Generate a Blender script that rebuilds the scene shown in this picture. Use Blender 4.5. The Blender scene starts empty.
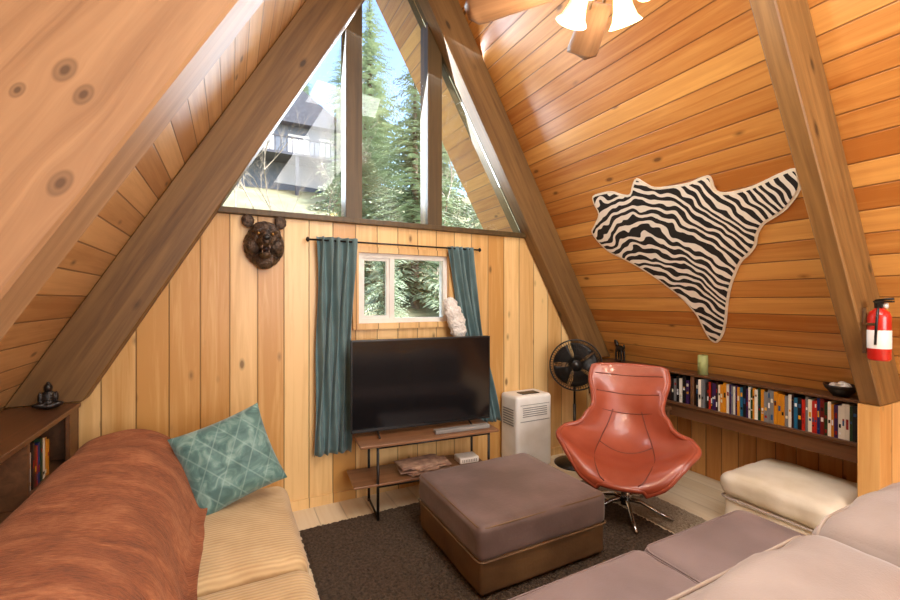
import bpy, bmesh, math, random
from mathutils import Vector, Matrix, Euler, noise
random.seed(7)
scene = bpy.context.scene
scene.view_settings.view_transform = 'Standard'
scene.view_settings.look = 'None'
PI = math.pi
S3 = math.sqrt(3)

# ------------------------------------------------------------ helpers
def C(h):
    h = h.lstrip('#')
    o = []
    for i in (0, 2, 4):
        c = int(h[i:i+2], 16)/255
        o.append(c/12.92 if c <= 0.04045 else ((c+0.055)/1.055)**2.4)
    return (o[0], o[1], o[2], 1)

def newmat(name):
    m = bpy.data.materials.new(name); m.use_nodes = True
    nt = m.node_tree
    return m, nt, nt.nodes['Principled BSDF']

def nd(nt, t, props=None, **ins):
    n = nt.nodes.new(t)
    for k, v in (props or {}).items(): setattr(n, k, v)
    for k, v in ins.items():
        key = int(k[1:]) if k[0] == 'i' and k[1:].isdigit() else k
        if isinstance(v, bpy.types.NodeSocket): nt.links.new(v, n.inputs[key])
        else: n.inputs[key].default_value = v
    return n

def mth(nt, op, a, b=0.0, c=None):
    n = nt.nodes.new('ShaderNodeMath'); n.operation = op
    for i, v in enumerate((a, b) if c is None else (a, b, c)):
        if isinstance(v, bpy.types.NodeSocket): nt.links.new(v, n.inputs[i])
        else: n.inputs[i].default_value = v
    return n.outputs[0]

def ramp(nt, fac, stops, interp='LINEAR'):
    n = nt.nodes.new('ShaderNodeValToRGB'); n.color_ramp.interpolation = interp
    e = n.color_ramp.elements
    while len(e) > 1: e.remove(e[-1])
    e[0].position = stops[0][0]; e[0].color = stops[0][1]
    for p, c in stops[1:]:
        x = e.new(p); x.color = c
    nt.links.new(fac, n.inputs[0])
    return n.outputs[0]

def mixc(nt, fac, a, b, mode='MIX'):
    n = nt.nodes.new('ShaderNodeMix'); n.data_type = 'RGBA'; n.blend_type = mode
    for k, v in ((0, fac), (6, a), (7, b)):
        if isinstance(v, bpy.types.NodeSocket): nt.links.new(v, n.inputs[k])
        else: n.inputs[k].default_value = v
    return n.outputs[2]

def bump(nt, bsdf, h, strength=.3, dist=.01):
    b = nd(nt, 'ShaderNodeBump', None, Strength=strength, Distance=dist, Height=h)
    nt.links.new(b.outputs[0], bsdf.inputs['Normal'])

def surf(name, col, col2=None, rough=.6, scale=8, bstr=.15, metal=0, sheen=0, bscale=None, bdist=.005, coat=0):
    m, nt, b = newmat(name)
    tc = nt.nodes.new('ShaderNodeTexCoord').outputs['Object']
    n = nd(nt, 'ShaderNodeTexNoise', None, Vector=tc, Scale=scale, Detail=4.0)
    c1 = C(col); c2 = C(col2) if col2 else tuple(x*.8 for x in c1[:3])+(1,)
    col_o = ramp(nt, n.outputs[0], [(.35, c2), (.65, c1)])
    nt.links.new(col_o, b.inputs['Base Color'])
    b.inputs['Roughness'].default_value = rough
    b.inputs['Metallic'].default_value = metal
    b.inputs['Coat Weight'].default_value = coat
    if sheen:
        b.inputs['Sheen Weight'].default_value = sheen; b.inputs['Sheen Roughness'].default_value = .4
    if bstr:
        n2 = nd(nt, 'ShaderNodeTexNoise', None, Vector=tc, Scale=bscale or scale*6, Detail=3.0)
        bump(nt, b, n2.outputs[0], bstr, bdist)
    return m

def wood(name, across, along, width, dark, light, rough=.45, groove=True, knots=True, var=.5, coat=0.0, kpos=None, gstr=.7, kscale=1.0):
    m, nt, b = newmat(name)
    tc = nt.nodes.new('ShaderNodeTexCoord').outputs['Object']
    sp = nd(nt, 'ShaderNodeSeparateXYZ', None, i0=tc)
    ax = {'x': 0, 'y': 1, 'z': 2}
    A = sp.outputs[ax[across]]; L = sp.outputs[ax[along]]
    T = sp.outputs[3-ax[across]-ax[along]]
    q = mth(nt, 'DIVIDE', A, width)
    idx = mth(nt, 'FLOOR', q); fr = mth(nt, 'FRACT', q)
    wn = nd(nt, 'ShaderNodeTexWhiteNoise', {'noise_dimensions': '1D'}, W=idx).outputs[0]
    off = mth(nt, 'MULTIPLY', wn, 37.0)
    Aw = A; kmask = None
    if kpos:
        for (ka, kl, kr) in kpos:
            da = mth(nt, 'DIVIDE', mth(nt, 'SUBTRACT', A, ka), kr)
            dl = mth(nt, 'DIVIDE', mth(nt, 'SUBTRACT', L, kl), kr*1.8)
            dist = mth(nt, 'SQRT', mth(nt, 'ADD', mth(nt, 'MULTIPLY', da, da), mth(nt, 'MULTIPLY', dl, dl)))
            w = mth(nt, 'DIVIDE', mth(nt, 'MULTIPLY', da, kr*1.1), mth(nt, 'ADD', mth(nt, 'MULTIPLY', dist, dist), .5))
            Aw = mth(nt, 'SUBTRACT', Aw, w)
            mk = ramp(nt, dist, [(.25, (1, 1, 1, 1)), (.5, (.45, .45, .45, 1)), (.75, (.6, .6, .6, 1)), (1.0, (0, 0, 0, 1))])
            kmask = mk if kmask is None else mth(nt, 'MAXIMUM', kmask, mk)
    v = nd(nt, 'ShaderNodeCombineXYZ', None, X=mth(nt, 'MULTIPLY', Aw, 26.0),
           Y=mth(nt, 'ADD', mth(nt, 'MULTIPLY', L, 1.3), off), Z=mth(nt, 'MULTIPLY', T, 26.0)).outputs[0]
    g = nd(nt, 'ShaderNodeTexNoise', None, Vector=v, Scale=1.0, Detail=5.0, Roughness=.6, Distortion=.6).outputs[0]
    f = mth(nt, 'ADD', mth(nt, 'MULTIPLY', g, 1.0-var*.4), mth(nt, 'MULTIPLY', mth(nt, 'SUBTRACT', wn, .5), var))
    f = mth(nt, 'ADD', f, var*.2)
    col = ramp(nt, f, [(.25, C(dark)), (.75, C(light))])
    kd = tuple(x*.30 for x in C(dark)[:3])+(1,)
    if kmask is not None:
        col = mixc(nt, mth(nt, 'MULTIPLY', kmask, .85), col, kd)
    if knots:
        kv = nd(nt, 'ShaderNodeCombineXYZ', None, X=mth(nt, 'MULTIPLY', A, 8.0*kscale),
                Y=mth(nt, 'ADD', mth(nt, 'MULTIPLY', L, 3.6*kscale), off), Z=mth(nt, 'MULTIPLY', T, 3.0)).outputs[0]
        vo = nd(nt, 'ShaderNodeTexVoronoi', None, Vector=kv, Scale=1.0).outputs['Distance']
        km = ramp(nt, vo, [(.06, (.85, .85, .85, 1)), (.09, (.35, .35, .35, 1)), (.14, (0, 0, 0, 1))])
        col = mixc(nt, km, col, kd)
    if groove:
        e = mth(nt, 'MINIMUM', fr, mth(nt, 'SUBTRACT', 1.0, fr))
        gm = ramp(nt, mth(nt, 'MULTIPLY', e, width/.19), [(.010, (1, 1, 1, 1)), (.028, (0, 0, 0, 1))])
        col = mixc(nt, mth(nt, 'MULTIPLY', gm, gstr), col, tuple(x*.25 for x in C(dark)[:3])+(1,))
        h = mth(nt, 'SUBTRACT', mth(nt, 'MULTIPLY', g, .12), gm)
        bump(nt, b, h, .6, .006)
    else:
        bump(nt, b, g, .15, .004)
    nt.links.new(col, b.inputs['Base Color'])
    b.inputs['Roughness'].default_value = rough
    b.inputs['Coat Weight'].default_value = coat
    b.inputs['Coat Roughness'].default_value = .25
    return m

def link(ob, parent=None):
    scene.collection.objects.link(ob)
    if parent: ob.parent = parent
    return ob

def empty(name, loc=(0, 0, 0), rz=0):
    e = bpy.data.objects.new(name, None); e.location = loc; e.rotation_euler = (0, 0, rz)
    e.empty_display_size = .1
    return link(e)

def mesh_ob(name, bm, mat, parent=None, smooth=False, mats=None):
    me = bpy.data.meshes.new(name)
    bmesh.ops.recalc_face_normals(bm, faces=bm.faces)
    bm.to_mesh(me); bm.free()
    for mm in (mats or [mat]): me.materials.append(mm)
    if smooth:
        for p in me.polygons: p.use_smooth = True
    return link(bpy.data.objects.new(name, me), parent)

def add_box(bm, x0, x1, y0, y1, z0, z1, mi=0):
    vs = [bm.verts.new(p) for p in ((x0,y0,z0),(x1,y0,z0),(x1,y1,z0),(x0,y1,z0),(x0,y0,z1),(x1,y0,z1),(x1,y1,z1),(x0,y1,z1))]
    fs = []
    for q in ((0,3,2,1),(4,5,6,7),(0,1,5,4),(1,2,6,5),(2,3,7,6),(3,0,4,7)):
        f = bm.faces.new([vs[i] for i in q]); f.material_index = mi; fs.append(f)
    return vs, fs

def box(name, x0, x1, y0, y1, z0, z1, mat, parent=None, bev=0.0, seg=2):
    bm = bmesh.new(); add_box(bm, x0, x1, y0, y1, z0, z1)
    if bev: bmesh.ops.bevel(bm, geom=bm.edges[:], offset=bev, segments=seg, affect='EDGES', profile=.5)
    return mesh_ob(name, bm, mat, parent, smooth=False)

def boxes(name, lst, mat, parent=None, bev=0.0, mats=None):
    bm = bmesh.new()
    for b in lst: add_box(bm, *b)
    if bev: bmesh.ops.bevel(bm, geom=bm.edges[:], offset=bev, segments=1, affect='EDGES')
    return mesh_ob(name, bm, mat, parent, mats=mats)

def prism(bm, poly, y0, y1, mi=0):
    """poly in XZ, extruded in Y"""
    a = [bm.verts.new((x, y0, z)) for x, z in poly]; b = [bm.verts.new((x, y1, z)) for x, z in poly]
    n = len(poly)
    f = [bm.faces.new(a), bm.faces.new(b[::-1])]
    for i in range(n): f.append(bm.faces.new((a[i], a[(i+1) % n], b[(i+1) % n], b[i])))
    for q in f: q.material_index = mi

def cushion(name, x0, x1, y0, y1, z0, z1, mat, parent=None, r=.06, puff=.03, wr=.006, n=22, sidepuff=.0, rot=None, seed=0):
    bm = bmesh.new()
    bmesh.ops.create_cube(bm, size=2)
    bmesh.ops.subdivide_edges(bm, edges=bm.edges[:], cuts=n, use_grid_fill=True)
    h = Vector(((x1-x0)/2, (y1-y0)/2, (z1-z0)/2)); c = Vector(((x0+x1)/2, (y0+y1)/2, (z0+z1)/2))
    r = min(r, h.x*.98, h.y*.98, h.z*.98)
    for v in bm.verts:
        t = Vector([math.sin(k*PI/2) for k in v.co])
        p = Vector((t.x*h.x, t.y*h.y, t.z*h.z))
        inn = Vector([max(-(h[i]-r), min(h[i]-r, p[i])) for i in range(3)])
        d = p-inn
        if d.length > 1e-6: p = inn + d.normalized()*r
        if t.z > 0: p.z += puff*(1-t.x**2)*(1-t.y**2)*t.z
        p.x += sidepuff*math.copysign(1, t.x)*abs(t.x)**3*(1-t.y**2)*(1-t.z**2)
        p.y += sidepuff*math.copysign(1, t.y)*abs(t.y)**3*(1-t.x**2)*(1-t.z**2)
        w = noise.noise((p+c)*7+Vector((seed, 0, 0)))*wr + noise.noise((p+c)*17)*wr*.5
        dn = p.normalized(); p += dn*w
        v.co = p+c
    return mesh_ob(name, bm, mat, parent, smooth=True)

def tube(bm, pts, r, seg=8, close=False, mi=0):
    pts = [Vector(p) for p in pts]; rings = []
    n = len(pts)
    rr = r if isinstance(r, (list, tuple)) else [r]*n
    up = None
    for i, p in enumerate(pts):
        if close: t = pts[(i+1) % n]-pts[i-1]
        else: t = pts[min(i+1, n-1)]-pts[max(i-1, 0)]
        t.normalize()
        if up is None:
            up = Vector((0, 0, 1)) if abs(t.z) < .9 else Vector((1, 0, 0))
        s = t.cross(up); s.normalize(); up = s.cross(t); up.normalize()
        rings.append([bm.verts.new(p + (s*math.cos(2*PI*k/seg)+up*math.sin(2*PI*k/seg))*rr[i]) for k in range(seg)])
    m = n if close else n-1
    for i in range(m):
        a, b = rings[i], rings[(i+1) % n]
        for k in range(seg):
            f = bm.faces.new((a[k], a[(k+1) % seg], b[(k+1) % seg], b[k])); f.smooth = True; f.material_index = mi
    if not close:
        for q in (rings[0], rings[-1][::-1]):
            f = bm.faces.new(q); f.material_index = mi

def tubes(name, lst, mat, parent=None, seg=8):
    bm = bmesh.new()
    for t in lst: tube(bm, t[0], t[1], seg, t[2] if len(t) > 2 else False)
    return mesh_ob(name, bm, mat, parent)

def circle_pts(c, r, axis='z', n=32):
    o = []
    for i in range(n):
        a = 2*PI*i/n; u, v = r*math.cos(a), r*math.sin(a)
        o.append(Vector(c)+Vector({'z': (u, v, 0), 'y': (u, 0, v), 'x': (0, u, v)}[axis]))
    return o

def lathe(name, prof, mat, parent=None, seg=32, M=None, smooth=True):
    bm = bmesh.new(); rings = []
    for r, z in prof:
        if r < 1e-5: rings.append([bm.verts.new((0, 0, z))])
        else: rings.append([bm.verts.new((r*math.cos(2*PI*k/seg), r*math.sin(2*PI*k/seg), z)) for k in range(seg)])
    for a, b in zip(rings, rings[1:]):
        for k in range(seg):
            k2 = (k+1) % seg
            if len(a) == 1 and len(b) == 1: continue
            if len(a) == 1: bm.faces.new((a[0], b[k2], b[k]))
            elif len(b) == 1: bm.faces.new((a[k], a[k2], b[0]))
            else: bm.faces.new((a[k], a[k2], b[k2], b[k]))
    if M is not None: bmesh.ops.transform(bm, matrix=M, verts=bm.verts)
    return mesh_ob(name, bm, mat, parent, smooth=smooth)

def blob(name, ells, mat, parent=None, voxel=.006, disp=None, sm=4, loc=None):
    bm = bmesh.new()
    for e in ells:
        c, r = e[0], e[1]; R = Euler(e[2]).to_matrix().to_4x4() if len(e) > 2 else Matrix()
        M = Matrix.Translation(c) @ R @ Matrix.Diagonal((r[0], r[1], r[2], 1))
        bmesh.ops.create_uvsphere(bm, u_segments=20, v_segments=12, radius=1, matrix=M)
    o = mesh_ob(name, bm, mat, parent, smooth=True)
    md = o.modifiers.new('rm', 'REMESH'); md.mode = 'VOXEL'; md.voxel_size = voxel; md.use_smooth_shade = True
    if sm:
        s = o.modifiers.new('sm', 'SMOOTH'); s.iterations = sm; s.factor = .5
    if disp:
        t = bpy.data.textures.new(name+'_tx', 'CLOUDS'); t.noise_scale = disp[1]
        d = o.modifiers.new('dp', 'DISPLACE'); d.texture = t; d.strength = disp[0]; d.mid_level = .5
    if loc: o.location = loc
    return o

def grid_ob(name, nu, nv, fn, mat, parent=None, smooth=True, thick=0.0, sub=0, close_u=False):
    bm = bmesh.new()
    g = [[bm.verts.new(fn(i/(nu-1), j/(nv-1))) for j in range(nv)] for i in range(nu)]
    for i in range(nu-1):
        for j in range(nv-1):
            bm.faces.new((g[i][j], g[i+1][j], g[i+1][j+1], g[i][j+1]))
    o = mesh_ob(name, bm, mat, parent, smooth=smooth)
    if thick:
        s = o.modifiers.new('so', 'SOLIDIFY'); s.thickness = thick; s.offset = 0
    if sub:
        s = o.modifiers.new('ss', 'SUBSURF'); s.levels = sub; s.render_levels = sub
    return o

def interp(pts, t):
    n = len(pts)
    i = 0
    while i < n-2 and t > pts[i+1][0]: i += 1
    t0, p1 = pts[i]; t1, p2 = pts[i+1]
    p0 = pts[max(i-1, 0)][1]; p3 = pts[min(i+2, n-1)][1]
    u = (t-t0)/(t1-t0); u = max(0, min(1, u))
    return tuple(.5*((2*b)+(-a+c)*u+(2*a-5*b+4*c-d)*u*u+(-a+3*b-3*c+d)*u**3) for a, b, c, d in zip(p0, p1, p2, p3))

# ------------------------------------------------------------ materials
M_slopeR = wood('pine_ceiling_right', 'y', 'x', .125, '#ae6a2a', '#dca256', rough=.36, var=.5, coat=.3, kscale=.8)
M_slopeL = wood('pine_ceiling_left', 'y', 'x', .135, '#b07c46', '#daac74', rough=.42, var=.5, coat=.15, kscale=.8)
M_gable = wood('pine_gable', 'x', 'z', .17, '#c89450', '#f0ca8c', rough=.40, var=.6, coat=.12, kscale=.8)
M_knee = wood('pine_knee', 'y', 'z', .13, '#b87838', '#dca664', rough=.45, var=.4)
M_part = wood('pine_partition', 'x', 'z', .17, '#c89250', '#e4b674', rough=.45, var=.3)
M_raftb = wood('rafter_wood_beam', 'z', 'y', 50, '#5a3e20', '#8a683c', rough=.5, groove=False, knots=True, var=0, kscale=.7)
M_mull = wood('mullion_wood', 'x', 'z', 50, '#423014', '#624b26', rough=.5, groove=False, knots=False, var=0)
M_shelf = wood('shelf_wood', 'z', 'y', 50, '#4a2f1a', '#70492c', rough=.4, groove=False, knots=False, var=0)
M_console = wood('console_wood', 'y', 'x', 50, '#6e4a30', '#9c7250', rough=.35, groove=False, knots=False, var=0)
M_floor = wood('floor_planks', 'x', 'y', .18, '#dcc8a4', '#ecdec2', rough=.5, knots=False, var=.2, gstr=.25)
M_black = surf('black_metal', '#15130f', '#0c0b0a', rough=.4, bstr=0)
M_bplast = surf('black_plastic', '#1a1a1a', '#111111', rough=.35, bstr=0)
M_chrome = surf('chrome', '#c9c9c9', '#aaaaaa', rough=.18, metal=1, bstr=0)
M_white = surf('white_plastic', '#f2efe8', '#e8e4da', rough=.4, bstr=0)
M_vinyl = surf('white_vinyl', '#f0eee8', '#e4e2dc', rough=.5, bstr=0)
M_grey = surf('grey_plastic', '#8d8b86', '#7c7a76', rough=.45, bstr=0)
M_bronze = surf('dark_bronze', '#322c28', '#1b1714', rough=.32, metal=.5, scale=30, bstr=.3)
M_bronze2 = surf('bear_fur_bronze', '#64503f', '#241a14', rough=.38, metal=.25, scale=40, bstr=.8, bscale=110, bdist=.01)
M_curtain = surf('teal_curtain_fabric', '#6a8486', '#5a7476', rough=.8, scale=6, bstr=.25, bscale=250, sheen=.2)
M_brown = surf('brown_suede', '#7c6660', '#604c44', rough=.55, scale=3, bstr=.2, bscale=60, sheen=.3)
M_brownside = surf('brown_leather_side', '#7a5e3e', '#5e452c', rough=.5, scale=4, bstr=.2, bscale=60)
M_mauve = surf('taupe_fabric', '#8e7c7a', '#7a6a68', rough=.8, scale=3, bstr=.25, bscale=160, sheen=.3)
M_taupe = surf('beige_fabric', '#9e8e84', '#8c7c72', rough=.8, scale=3, bstr=.25, bscale=160, sheen=.3)
M_piping = surf('piping', '#b8a89a', '#a49486', rough=.7, bstr=0)
M_cream = surf('cream_leather', '#e4d8c4', '#d2c2a6', rough=.6, scale=4, bstr=.25, bscale=60)
M_red = surf('red_leather', '#a6523a', '#924028', rough=.32, scale=4, bstr=.1, bscale=120, coat=.25)
M_redseam = surf('red_seam', '#743420', '#602818', rough=.5, bstr=0)
M_fire = surf('extinguisher_red', '#cc2418', '#b81c12', rough=.3, bstr=0, coat=.4)
M_brass = surf('brass', '#b08a50', '#94703c', rough=.3, metal=.9, bstr=0)
M_candle = surf('green_candle', '#b4bc7c', '#9ca468', rough=.5, bstr=0)
M_paper = surf('paper', '#c8a890', '#96786a', rough=.5, scale=20, bstr=0)
M_fluff = surf('white_fluff', '#f2eee8', '#dcd6cc', rough=.9, scale=30, bstr=.8, bscale=60, bdist=.02)
M_bark = surf('bark', '#8a7c6c', '#64584a', rough=.9, scale=5, bstr=.3)
M_bare = surf('bare_branches', '#a89c8c', '#8c8070', rough=.9, scale=5, bstr=0)
M_leaf = surf('conifer_needles', '#b4c2a6', '#92a284', rough=.8, scale=1.2, bstr=0)  # outdoor haze is put into this pale grey-green
M_leaf2 = surf('conifer_needles_light', '#c8d2b6', '#a8b698', rough=.8, scale=1.2, bstr=0)  # paler needles, haze likewise mixed into the colour
M_ground = surf('hillside_ground', '#989c7e', '#8a8466', rough=.95, scale=.7, bstr=.3)
M_siding = surf('house_siding', '#6c7482', '#5e6674', rough=.8, bstr=0)
M_roofing = surf('house_roof', '#545660', '#464852', rough=.9, bstr=0)

def corduroy():
    m, nt, b = newmat('beige_corduroy')
    tc = nt.nodes.new('ShaderNodeTexCoord').outputs['Object']
    sp = nd(nt, 'ShaderNodeSeparateXYZ', None, i0=tc)
    nz = nd(nt, 'ShaderNodeTexNoise', None, Vector=tc, Scale=9.0, Detail=3.0).outputs[0]
    s = mth(nt, 'SINE', mth(nt, 'ADD', mth(nt, 'MULTIPLY', sp.outputs[1], 330.0), mth(nt, 'MULTIPLY', nz, 6.0)))
    s = mth(nt, 'MULTIPLY_ADD', s, .5, .5)
    f = mth(nt, 'ADD', mth(nt, 'MULTIPLY', s, .35), mth(nt, 'MULTIPLY', nz, .7))
    nt.links.new(ramp(nt, f, [(.2, C('#ac8c60')), (.8, C('#d2b688'))]), b.inputs['Base Color'])
    b.inputs['Roughness'].default_value = .8
    b.inputs['Sheen Weight'].default_value = .2
    bump(nt, b, s, .4, .004)
    return m
M_cord = corduroy()

def rust():
    m, nt, b = newmat('rust_plush')
    tc = nt.nodes.new('ShaderNodeTexCoord').outputs['Object']
    mp = nd(nt, 'ShaderNodeMapping', None, Vector=tc, Scale=(5, 10, 5), Rotation=(0, 0, .35))
    n = nd(nt, 'ShaderNodeTexNoise', None, Vector=mp.outputs[0], Scale=1.0, Detail=6.0, Distortion=.7)
    mp2 = nd(nt, 'ShaderNodeMapping', None, Vector=tc, Scale=(40, 130, 40), Rotation=(0, 0, .2))
    n3 = nd(nt, 'ShaderNodeTexNoise', None, Vector=mp2.outputs[0], Scale=1.0, Detail=4.0)
    f = mth(nt, 'ADD', mth(nt, 'MULTIPLY', n.outputs[0], .6), mth(nt, 'MULTIPLY', n3.outputs[0], .4))
    nt.links.new(ramp(nt, f, [(.34, C('#5e2f1a')), (.5, C('#864a2a')), (.66, C('#aa6c46'))]), b.inputs['Base Color'])
    b.inputs['Roughness'].default_value = .85
    b.inputs['Sheen Weight'].default_value = .35; b.inputs['Sheen Tint'].default_value = C('#d89870')
    h = mth(nt, 'ADD', mth(nt, 'MULTIPLY', n.outputs[0], 1.0), mth(nt, 'MULTIPLY', n3.outputs[0], .6))
    bump(nt, b, h, .7, .02)
    return m
M_rust = rust()

def pillowm():
    m, nt, b = newmat('teal_velvet')
    tc = nt.nodes.new('ShaderNodeTexCoord').outputs['Object']
    sp = nd(nt, 'ShaderNodeSeparateXYZ', None, i0=tc)
    x = mth(nt, 'MULTIPLY', sp.outputs[0], 9.0); z = mth(nt, 'MULTIPLY', sp.outputs[2], 6.0)
    def ln(q):
        f = mth(nt, 'FRACT', q); return mth(nt, 'ABSOLUTE', mth(nt, 'SUBTRACT', f, .5))
    e = mth(nt, 'MAXIMUM', ln(mth(nt, 'ADD', x, z)), ln(mth(nt, 'SUBTRACT', x, z)))
    lm = ramp(nt, e, [(.45, (0, 0, 0, 1)), (.48, (1, 1, 1, 1))])
    n = nd(nt, 'ShaderNodeTexNoise', None, Vector=tc, Scale=14.0, Detail=5.0, Distortion=1.2).outputs[0]
    base = ramp(nt, n, [(.35, C('#3e625e')), (.5, C('#547a74')), (.66, C('#7e9e94'))])
    nt.links.new(mixc(nt, mth(nt, 'MULTIPLY', lm, .3), base, C('#9cbab0')), b.inputs['Base Color'])
    b.inputs['Roughness'].default_value = .6; b.inputs['Sheen Weight'].default_value = .4
    bump(nt, b, lm, -.7, .008)
    return m
M_pillow = pillowm()

def zebram():
    m, nt, b = newmat('zebra_fur')
    tc = nt.nodes.new('ShaderNodeTexCoord').outputs['Object']
    sp = nd(nt, 'ShaderNodeSeparateXYZ', None, i0=tc)
    nz = nd(nt, 'ShaderNodeTexNoise', None, Vector=tc, Scale=2.6, Detail=2.0).outputs[0]
    nz2 = nd(nt, 'ShaderNodeTexNoise', None, Vector=tc, Scale=10.0, Detail=1.0).outputs[0]
    x = sp.outputs[0]; y = sp.outputs[1]
    xs = mth(nt, 'SUBTRACT', x, .12)
    ph = mth(nt, 'MULTIPLY', y, 88.0)
    ph = mth(nt, 'ADD', ph, mth(nt, 'MULTIPLY', mth(nt, 'MULTIPLY', xs, xs), 78.0))
    ph = mth(nt, 'ADD', ph, mth(nt, 'MULTIPLY', x, -22.0))
    ph = mth(nt, 'ADD', ph, mth(nt, 'MULTIPLY', nz, 26.0))
    ph = mth(nt, 'ADD', ph, mth(nt, 'MULTIPLY', nz2, 5.0))
    s = mth(nt, 'ADD', mth(nt, 'SINE', ph), mth(nt, 'MULTIPLY', mth(nt, 'SUBTRACT', nz2, .5), 1.5))
    nt.links.new(ramp(nt, mth(nt, 'MULTIPLY_ADD', s, .5, .5), [(.53, C('#1c1612')), (.61, C('#f0e8da'))]), b.inputs['Base Color'])
    b.inputs['Roughness'].default_value = .85
    return m
M_zebra = zebram()
M_hide = surf('hide_edge', '#f4ecdc', '#e6dac4', rough=.9, scale=20, bstr=.2)

def glassm():
    m = bpy.data.materials.new('window_glass'); m.use_nodes = True; nt = m.node_tree
    nt.nodes.clear()
    o = nt.nodes.new('ShaderNodeOutputMaterial')
    t = nd(nt, 'ShaderNodeBsdfTransparent'); t.inputs[0].default_value = (.97, .99, 1, 1)
    g = nd(nt, 'ShaderNodeBsdfGlossy'); g.inputs['Roughness'].default_value = .02
    fr = nd(nt, 'ShaderNodeFresnel', None, IOR=1.4)
    mx = nt.nodes.new('ShaderNodeMixShader')
    nt.links.new(fr.outputs[0], mx.inputs[0]); nt.links.new(t.outputs[0], mx.inputs[1]); nt.links.new(g.outputs[0], mx.inputs[2])
    nt.links.new(mx.outputs[0], o.inputs[0])
    return m
M_glass = glassm()

def emis(name, col, s):
    m, nt, b = newmat(name)
    b.inputs['Base Color'].default_value = C(col)
    b.inputs['Emission Color'].default_value = C(col); b.inputs['Emission Strength'].default_value = s
    return m
M_shade = emis('frosted_shade', '#ffeeb0', .7)
M_bulb = emis('bulb', '#fff2d0', 12)

def bookmat():
    m, nt, b = newmat('book_covers')
    a = nt.nodes.new('ShaderNodeVertexColor'); a.layer_name = 'Col'
    nt.links.new(a.outputs[0], b.inputs['Base Color']); b.inputs['Roughness'].default_value = .45
    return m
M_books = bookmat()

m, nt, b = newmat('tv_screen'); b.inputs['Base Color'].default_value = (.006, .006, .007, 1); b.inputs['Roughness'].default_value = .12
M_screen = m
def rugm(name, c1, c2, sc=60):
    return surf(name, c1, c2, rough=.95, scale=sc, bstr=1.0, bscale=140, bdist=.02)
M_rug = rugm('shag_brown', '#665442', '#42352a')
M_rug2 = rugm('shag_beige', '#cabba2', '#aa9a82')

# ------------------------------------------------------------ room shell
XC = 1.178; HW = 2.774; XR = XC+HW; XL = XC-HW; Y0 = -3.2; YG = 3.2; YE = 4.2
APEX = HW*S3
MR = Matrix(((0, -.5, S3/2, XR), (1, 0, 0, 0), (0, S3/2, .5, 0), (0, 0, 0, 1)))
ML = Matrix(((0, .5, -S3/2, XL), (-1, 0, 0, 0), (0, S3/2, .5, 0), (0, 0, 0, 1)))
SL = HW*2
box('floor', XL-.05, XR+.05, Y0-.1, YG+.1, -.08, 0, M_floor)
o = box('ceiling_right', Y0-.1, YE, -.05, SL+.05, 0, .1, M_slopeR); o.matrix_world = MR
o = box('ceiling_left', -YE, -(Y0-.1), -.05, SL+.05, 0, .1, M_slopeL); o.matrix_world = ML

def rafter(side, ya, yc, zbase, mat, d=.283):
    M = MR if side == 'R' else ML
    yb = zbase/(S3/2)
    bm = bmesh.new()
    yb2 = yb + d/S3
    xs = (ya, yc) if side == 'R' else (-yc, -ya)
    ytop = SL - .02; ytop2 = SL-d*S3   # plumb cut at the ridge
    pts = [(yb, -.002), (ytop, -.002), (ytop2, -d), (yb2, -d)]
    A = [bm.verts.new((xs[0], p[0], p[1])) for p in pts]; B = [bm.verts.new((xs[1], p[0], p[1])) for p in pts]
    bm.faces.new(A); bm.faces.new(B[::-1])
    for i in range(4): bm.faces.new((A[i], A[(i+1) % 4], B[(i+1) % 4], B[i]))
    bmesh.ops.bevel(bm, geom=bm.edges[:], offset=.006, segments=1, affect='EDGES')
    o = mesh_ob('rafter', bm, mat); o.matrix_world = M
M_nearL = wood('rafter_near_left', 'z', 'y', 50, '#866242', '#b48e66', rough=.5, groove=False, knots=False, var=0,
               kpos=[(-.205, 2.32, .016), (-.246, 2.30, .014), (-.300, 2.143, .017), (-.176, 2.246, .010), (-.12, 2.0, .014)])
M_nearR = wood('rafter_near_right', 'z', 'y', 50, '#644420', '#966e3c', rough=.5, groove=False, knots=True, var=0, kscale=.7)
rafter('L', 3.06, 3.19, .93, M_raftb); rafter('R', 3.06, 3.19, .93, M_raftb)
rafter('L', .98, 1.12, .0, M_nearL, .335); rafter('R', .955, 1.045, .932, M_nearR)
rafter('L', -1.17, -1.03, .0, M_nearL); rafter('R', -1.17, -1.03, .0, M_nearR)

# gable wall
def xs_at(z): return (XL+z/S3, XR-z/S3)
wx0, wx1, wz0, wz1 = .87, 1.64, 1.32, 1.865
bm = bmesh.new(); zt = 2.085
l0, r0 = xs_at(0); lt, rt = xs_at(zt)
prism(bm, [(l0, 0), (wx0, 0), (wx0, zt), (lt, zt)], YG, YG+.14)
prism(bm, [(wx1, 0), (r0, 0), (rt, zt), (wx1, zt)], YG, YG+.14)
prism(bm, [(wx0, 0), (wx1, 0), (wx1, wz0), (wx0, wz0)], YG, YG+.14)
prism(bm, [(wx0, wz1), (wx1, wz1), (wx1, zt), (wx0, zt)], YG, YG+.14)
mesh_ob('wall_gable', bm, M_gable)
bm = bmesh.new()
for sgn in (-1, 1):
    p = [(XC+sgn*(HW-zt/S3), zt), (XC+sgn*(HW-zt/S3-.30), zt), (XC, APEX-.30*S3), (XC, APEX)]
    prism(bm, p, YG, YG+.14)
mesh_ob('trim_gable_rake', bm, M_mull)
box('trim_window_sill', XC-1.30, XC+1.30, 3.15, 3.30, 2.075, 2.115, M_mull, bev=.004)
for i, (a, c) in enumerate(((.775, .90), (1.45, 1.58))):
    h = (HW-.30-abs((c if i == 0 else a)-XC))*S3
    box('window_mullion', a, c, 3.192, 3.35, 2.115, h, M_mull, bev=.004)
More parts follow.
